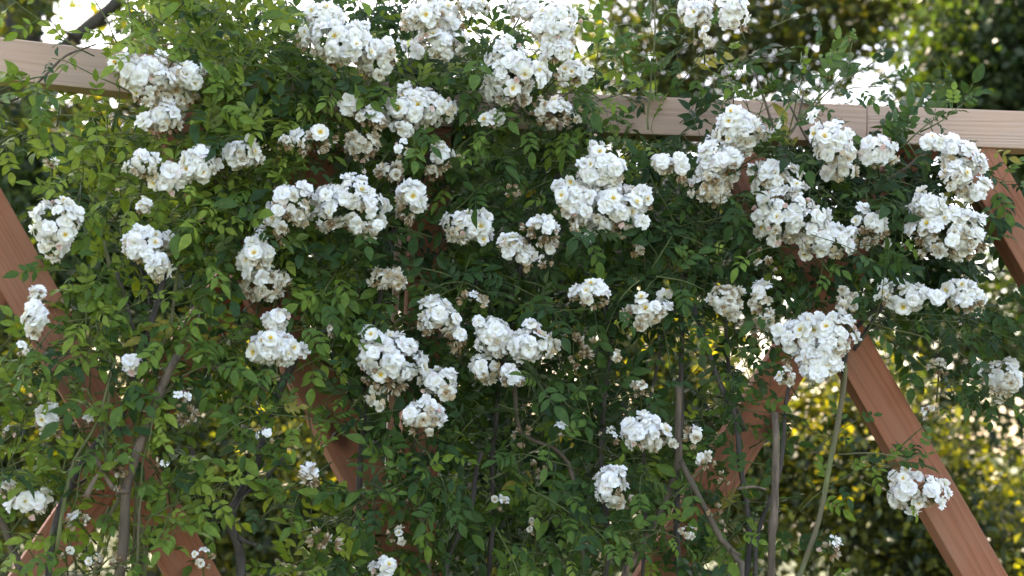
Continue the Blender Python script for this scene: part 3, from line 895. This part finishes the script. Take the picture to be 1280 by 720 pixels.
# the leaves nearest the eye in their patch of the view show largest
cell = (np.floor(X / 26).astype(int) * 1000 + np.floor(Y / 26).astype(int))
vis = np.zeros(n_leaf, bool)
order = np.argsort(D)
seen = {}
inside = (X > 4) & (X < 1276) & (Y > 4) & (Y < 716)
covered = np.zeros(n_leaf, bool)
for k in order:
    if not inside[k]: continue
    cnt = seen.get(cell[k], 0)
    behind = ((X[k] - CLI[:, 0]) / CLI[:, 2]) ** 2 + ((Y[k] - CLI[:, 1]) / CLI[:, 3]) ** 2 < .8
    if cnt < 1 and not (behind & (CLI[:, 4] < D[k])).any(): vis[k] = True
    seen[cell[k]] = cnt + 1
for i in range(3):
    ids = np.where(vis & (PL == i))[0]
    ids = ids[np.argsort(D[ids] - .05 * SC[ids])][:298]
    pick = np.zeros(n_leaf, bool); pick[ids] = True
    for k in ids:
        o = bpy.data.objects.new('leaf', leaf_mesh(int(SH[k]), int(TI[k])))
        link(o, ROSES[i])
        m = Matrix(BAS[k].tolist()).to_4x4(); m.translation = Vector(Bp[k]) - ROSES[i].location
        o.matrix_local = m
    # everything further in: one mass of real leaves
    Vs, Qs, Ts, tin = [], [], [], []; o_ = 0
    for s in range(NSH):
        kk = np.where((PL == i) & (SH == s) & ~pick)[0]
        if not len(kk): continue
        V, F = LEAF_SHAPES[s]
        W = np.einsum('kij,vj->kvi', BAS[kk], V) + Bp[kk][:, None, :]
        nv = len(V)
        for f in F:
            g = (f[None] + (np.arange(len(kk)) * nv)[:, None, None]).reshape(-1, f.shape[1]) + o_
            (Qs if f.shape[1] == 4 else Ts).append(g)
        Vs.append(W.reshape(-1, 3)); o_ += nv * len(kk)
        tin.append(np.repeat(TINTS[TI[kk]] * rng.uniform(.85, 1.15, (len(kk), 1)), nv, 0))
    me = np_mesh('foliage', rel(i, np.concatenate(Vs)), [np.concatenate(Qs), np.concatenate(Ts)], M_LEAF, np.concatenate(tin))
    o = link(bpy.data.objects.new('foliage', me), ROSES[i]); o['kind'] = 'stuff'
    V, F = merge(twig_parts[i])
    o = link(bpy.data.objects.new('twigs', np_mesh('twigs', rel(i, V), F, M_TWIG)), ROSES[i]); o['kind'] = 'stuff'
print('LEAVES', n_leaf, 'FLOWERS', sum(len(j[6]) for j in flower_jobs))

# ------------------------------------------------------------------ trees and shrubs behind
def leaf_cloud(centres, spread, per, size, tint, flat=.7):
    n = len(centres) * per
    C = np.repeat(np.asarray(centres), per, 0)
    P = C + rng.normal(0, 1, (n, 3)) * np.repeat(np.broadcast_to(spread, (len(centres),)), per)[:, None] * np.array([1, 1, flat])
    a = rng.normal(0, 1, (n, 3)); a[:, 2] -= .4; a /= np.linalg.norm(a, axis=1)[:, None]
    m = rng.normal(0, .7, (n, 3)) + np.array([0, -.1, .8]); m -= (m * a).sum(1)[:, None] * a; m /= np.linalg.norm(m, axis=1)[:, None]
    s = np.cross(a, m)
    L = size * rng.uniform(.7, 1.25, n)[:, None]; W = L * .30
    V = np.stack([P, P + a * L * .45 + s * W + m * L * .08, P + a * L, P + a * L * .45 - s * W + m * L * .08], 1).reshape(-1, 3)
    k = np.arange(n)[:, None] * 4
    F = np.concatenate([k + np.array([0, 1, 2]), k + np.array([0, 2, 3])])
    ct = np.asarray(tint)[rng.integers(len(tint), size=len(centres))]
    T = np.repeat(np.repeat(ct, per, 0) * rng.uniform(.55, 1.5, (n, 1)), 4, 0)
    return V, F, T
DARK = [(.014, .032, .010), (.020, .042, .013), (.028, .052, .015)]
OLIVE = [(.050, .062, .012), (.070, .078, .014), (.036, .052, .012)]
LIME = [(.095, .108, .014), (.13, .135, .016), (.07, .085, .014), (.05, .062, .012), (.02, .034, .010), (.016, .03, .010), (.025, .036, .010)]  # sunlit yellow highlights painted as clump tints, dark clumps between
def tree(name, label, cat, base, height, trunk_r, blobs, clumps, per, size, spread, tint, group=None, lean=(0, 0), extra=()):
    """blobs: (centre xyz, radii xyz, weight) that the crown fills"""
    base = Vector(base)
    o = empty(name, base); tag(o, label, cat, group)
    b0 = np.array(base)
    top = b0 + np.array([lean[0], lean[1], height])
    mid = (b0 + top) / 2 + rng.normal(0, .05, 3) * np.array([1, 1, 0]) * height * .3
    A = smooth_path([b0 - np.array([0, 0, .05]), (b0 + mid) / 2, mid, top], .25, .02)
    tr = tube(A, np.linspace(trunk_r, trunk_r * .3, len(A)), 10, .05)
    wsum = sum(b[2] for b in blobs)
    cs = []
    for c, r, w in blobs:
        n = int(clumps * w / wsum)
        q = rng.normal(0, 1, (n, 3)); q /= np.linalg.norm(q, axis=1)[:, None]
        q *= rng.random((n, 1)) ** .45
        cs.append(np.array(c) + q * np.array(r))
    cs = np.concatenate(cs)
    limbs = []
    pick = cs[rng.permutation(len(cs))[:min(len(cs), 46)]]
    for c in pick:
        # spring from the trunk somewhat below the clump
        k = int(np.argmin(np.abs(A[:, 2] - max(b0[2] + .25 * height, c[2] - .35 * np.linalg.norm(c[:2] - A[len(A) // 2, :2])))))
        s = A[k]
        L = np.linalg.norm(c - s)
        if L < .3: continue
        P = smooth_path([s, s * .6 + c * .4 + np.array([0, 0, .08 * L]) + rng.normal(0, .05, 3) * L, c], .2, .015)
        r = min(trunk_r * .45, .012 + .013 * L)
        limbs.append(tube(P, np.linspace(r, .006, len(P)), 6))
    for y_, pts, r0, r1 in extra:
        P = smooth_path([at_y(x, q, y_) for x, q in pts], .15, .02)
        limbs.append(tube(P, np.linspace(r0, r1, len(P)), 8, .06))
    V, F = tr
    link(bpy.data.objects.new('trunk', np_mesh('trunk', V - b0, F, M_TREE_BARK)), o)
    if limbs:
        V, F = merge(limbs)
        link(bpy.data.objects.new('limbs', np_mesh('limbs', V - b0, F, M_TREE_BARK)), o)
    V, F, T = leaf_cloud(cs, spread, per, size, tint)
    cr = link(bpy.data.objects.new('crown', np_mesh('crown', V - b0, F, M_TREE_LEAF, T, smooth=False)), o)
    cr['kind'] = 'stuff'
    return o
def blob(px, py, y, rx, ry, w, depth=1.0):
    c = at_y(px, py, y); m = (c - CAM).length / FPX
    return (tuple(c), (rx * m, depth, ry * m), w)

# unseen tall tree added on the left to block the sun from the pergola
sh = Vector((0, 3.5, 2.0)) + SUN_DIR * 10.8
tree('added_shade_tree', 'added tall dark tree whose unseen crown shades the pergola', 'tree', (-5.2, 11.4, 0), 10.0, .24,
     [((sh.x, sh.y, sh.z), (3.4, 3.0, 2.6), 1.0)], 560, 60, .15, .42, DARK, 'trees behind the pergola', (2.6, -.8))
# dark dense crown over the right end, one low bough reaching in
tree('broadleaf_tree', 'dense dark green tree above the right end of the beam', 'tree', (7.2, 11.2, 0), 7.5, .22,
     [blob(1330, -420, 10.8, 260, 260, 1.3, 1.6), blob(1385, -60, 10.5, 200, 190, 1.0, 1.4), blob(1290, 95, 9.8, 120, 110, .5, .8), blob(1420, 200, 10.2, 170, 150, .5, 1.0)], 1300, 80, .09, .24, DARK, 'trees behind the pergola', (-.6, 0),
     [(9.6, [(1560, 560), (1400, 610), (1280, 650), (1200, 628), (1120, 640), (1040, 616)], .12, .05), (9.9, [(1500, 330), (1380, 250), (1290, 40), (1180, -10)], .10, .03)])
# airy tree behind the top of the roses with sky between its leaves
tb = at_y(826, 520, 12.5)
tree('airy_tree', 'thin crowned tree with sky showing through, above the roses', 'tree', (tb.x, 12.5, 0), 6.4, .16,
     [blob(1010, 10, 12.4, 110, 50, .4, .8), blob(985, 95, 12.4, 70, 50, .3, .8), blob(1100, 10, 12.4, 70, 60, .4, .8), blob(800, 90, 12.5, 130, 150, 1.0, 1.0), blob(900, -60, 12.5, 200, 60, .6, 1.0)], 290, 60, .085, .26, OLIVE + DARK, 'trees behind the pergola', (0, 0),
     [(12.4, [(826, 60), (900, 20), (1000, 5), (1120, -20)], .06, .02)])
tb = at_y(4, 520, 10.5)
tree('airy_tree', 'thin crowned tree with dark leaves against the sky at the upper left corner', 'tree', (tb.x, 10.5, 0), 5.4, .15,
     [blob(10, -5, 10, 40, 25, .10, .4), blob(60, 200, 10, 110, 45, .9, 1.0), blob(270, 120, 10.5, 150, 160, .9, 1.0)], 240, 34, .11, .2, OLIVE + DARK, 'trees behind the pergola', (0, 0),
     [(10.2, [(0, 190), (60, 90), (100, 45), (160, -10), (230, -80)], .07, .035), (10.1, [(100, 45), (62, 25), (50, -20)], .02, .01)])
tree('broadleaf_tree', 'dark tree glimpsed behind the middle roses', 'tree', (-.2, 10.8, 0), 4.6, .18,
     [blob(560, 250, 10.5, 230, 190, 1.0, 1.0), blob(830, 330, 10.5, 140, 100, .4, .8)], 520, 60, .11, .26, DARK + OLIVE[2:], 'trees behind the pergola')
# dark laurel behind the left canes
tb = at_y(190, 520, 9.2)
tree('laurel_shrub', 'dark green shrub behind the bare left canes', 'shrub', (tb.x, 9.2, 0), 2.4, .07,
     [blob(150, 330, 9.2, 170, 110, 1.0, .7), blob(60, 260, 9.4, 90, 60, .3, .5), blob(300, 420, 9.2, 120, 130, .6, .6), blob(460, 560, 9.2, 130, 150, .7, .6), blob(650, 600, 9.2, 150, 140, .7, .6)], 620, 56, .09, .22, DARK, 'shrubs behind the pergola')
# speckled tree right of the pergola, sky between the leaves
tree('airy_tree', 'speckled open tree with white sky between its leaves at the right edge', 'tree', (5.6, 13, 0), 4.6, .13,
     [blob(1230, 420, 12, 130, 90, 1.0, 1.0), blob(1340, 330, 12.5, 120, 120, .6, .8), blob(1180, 520, 12, 120, 60, .5, .6), blob(1110, 400, 11.6, 70, 90, .5, .5)], 210, 56, .085, .32, DARK, 'trees behind the pergola')
# backlit shrubs
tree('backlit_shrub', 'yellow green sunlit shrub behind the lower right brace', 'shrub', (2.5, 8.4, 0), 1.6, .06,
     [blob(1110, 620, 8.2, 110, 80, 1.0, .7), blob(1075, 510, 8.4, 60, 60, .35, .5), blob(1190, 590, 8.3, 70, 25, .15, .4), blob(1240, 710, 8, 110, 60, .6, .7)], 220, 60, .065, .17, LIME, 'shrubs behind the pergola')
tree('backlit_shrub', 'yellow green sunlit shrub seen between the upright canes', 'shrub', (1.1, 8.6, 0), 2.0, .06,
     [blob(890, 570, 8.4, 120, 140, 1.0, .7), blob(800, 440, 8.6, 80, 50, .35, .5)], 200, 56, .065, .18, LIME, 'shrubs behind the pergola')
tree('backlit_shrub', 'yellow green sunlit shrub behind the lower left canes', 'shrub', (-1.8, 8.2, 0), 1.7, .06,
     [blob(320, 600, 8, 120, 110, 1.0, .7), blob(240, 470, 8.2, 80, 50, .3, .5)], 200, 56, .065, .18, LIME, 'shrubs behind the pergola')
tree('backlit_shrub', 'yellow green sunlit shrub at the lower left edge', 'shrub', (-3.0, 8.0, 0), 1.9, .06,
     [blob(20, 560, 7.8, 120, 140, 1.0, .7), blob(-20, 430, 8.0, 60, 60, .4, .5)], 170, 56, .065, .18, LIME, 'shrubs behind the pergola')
# a clipped hedge closing the garden further back
hp = []
hz = np.stack([rng.uniform(-13, 13, 1900), rng.uniform(15.2, 16.2, 1900), rng.uniform(.05, 1.6, 1900) ** .8], -1)
hedge = empty('garden_hedge', (0, 15.7, 0)); tag(hedge, 'long low dark hedge far behind the pergola', 'hedge')
V, F, T = leaf_cloud(hz, .2, 26, .11, DARK + OLIVE[2:])
o = link(bpy.data.objects.new('foliage', np_mesh('hedge_foliage', V - np.array((0, 15.7, 0)), F, M_TREE_LEAF, T, smooth=False)), hedge); o['kind'] = 'stuff'
st = [tube(np.array([(x, 15.7 + rng.normal(0, .1), -.03), (x + rng.normal(0, .1), 15.7, .6), (x + rng.normal(0, .2), 15.7, 1.2)]), [.03, .022, .01], 6) for x in np.arange(-12.5, 12.6, .5)]
V, F = merge(st)
o = link(bpy.data.objects.new('stems', np_mesh('hedge_stems', V - np.array((0, 15.7, 0)), F, M_TREE_BARK)), hedge); o['kind'] = 'stuff'
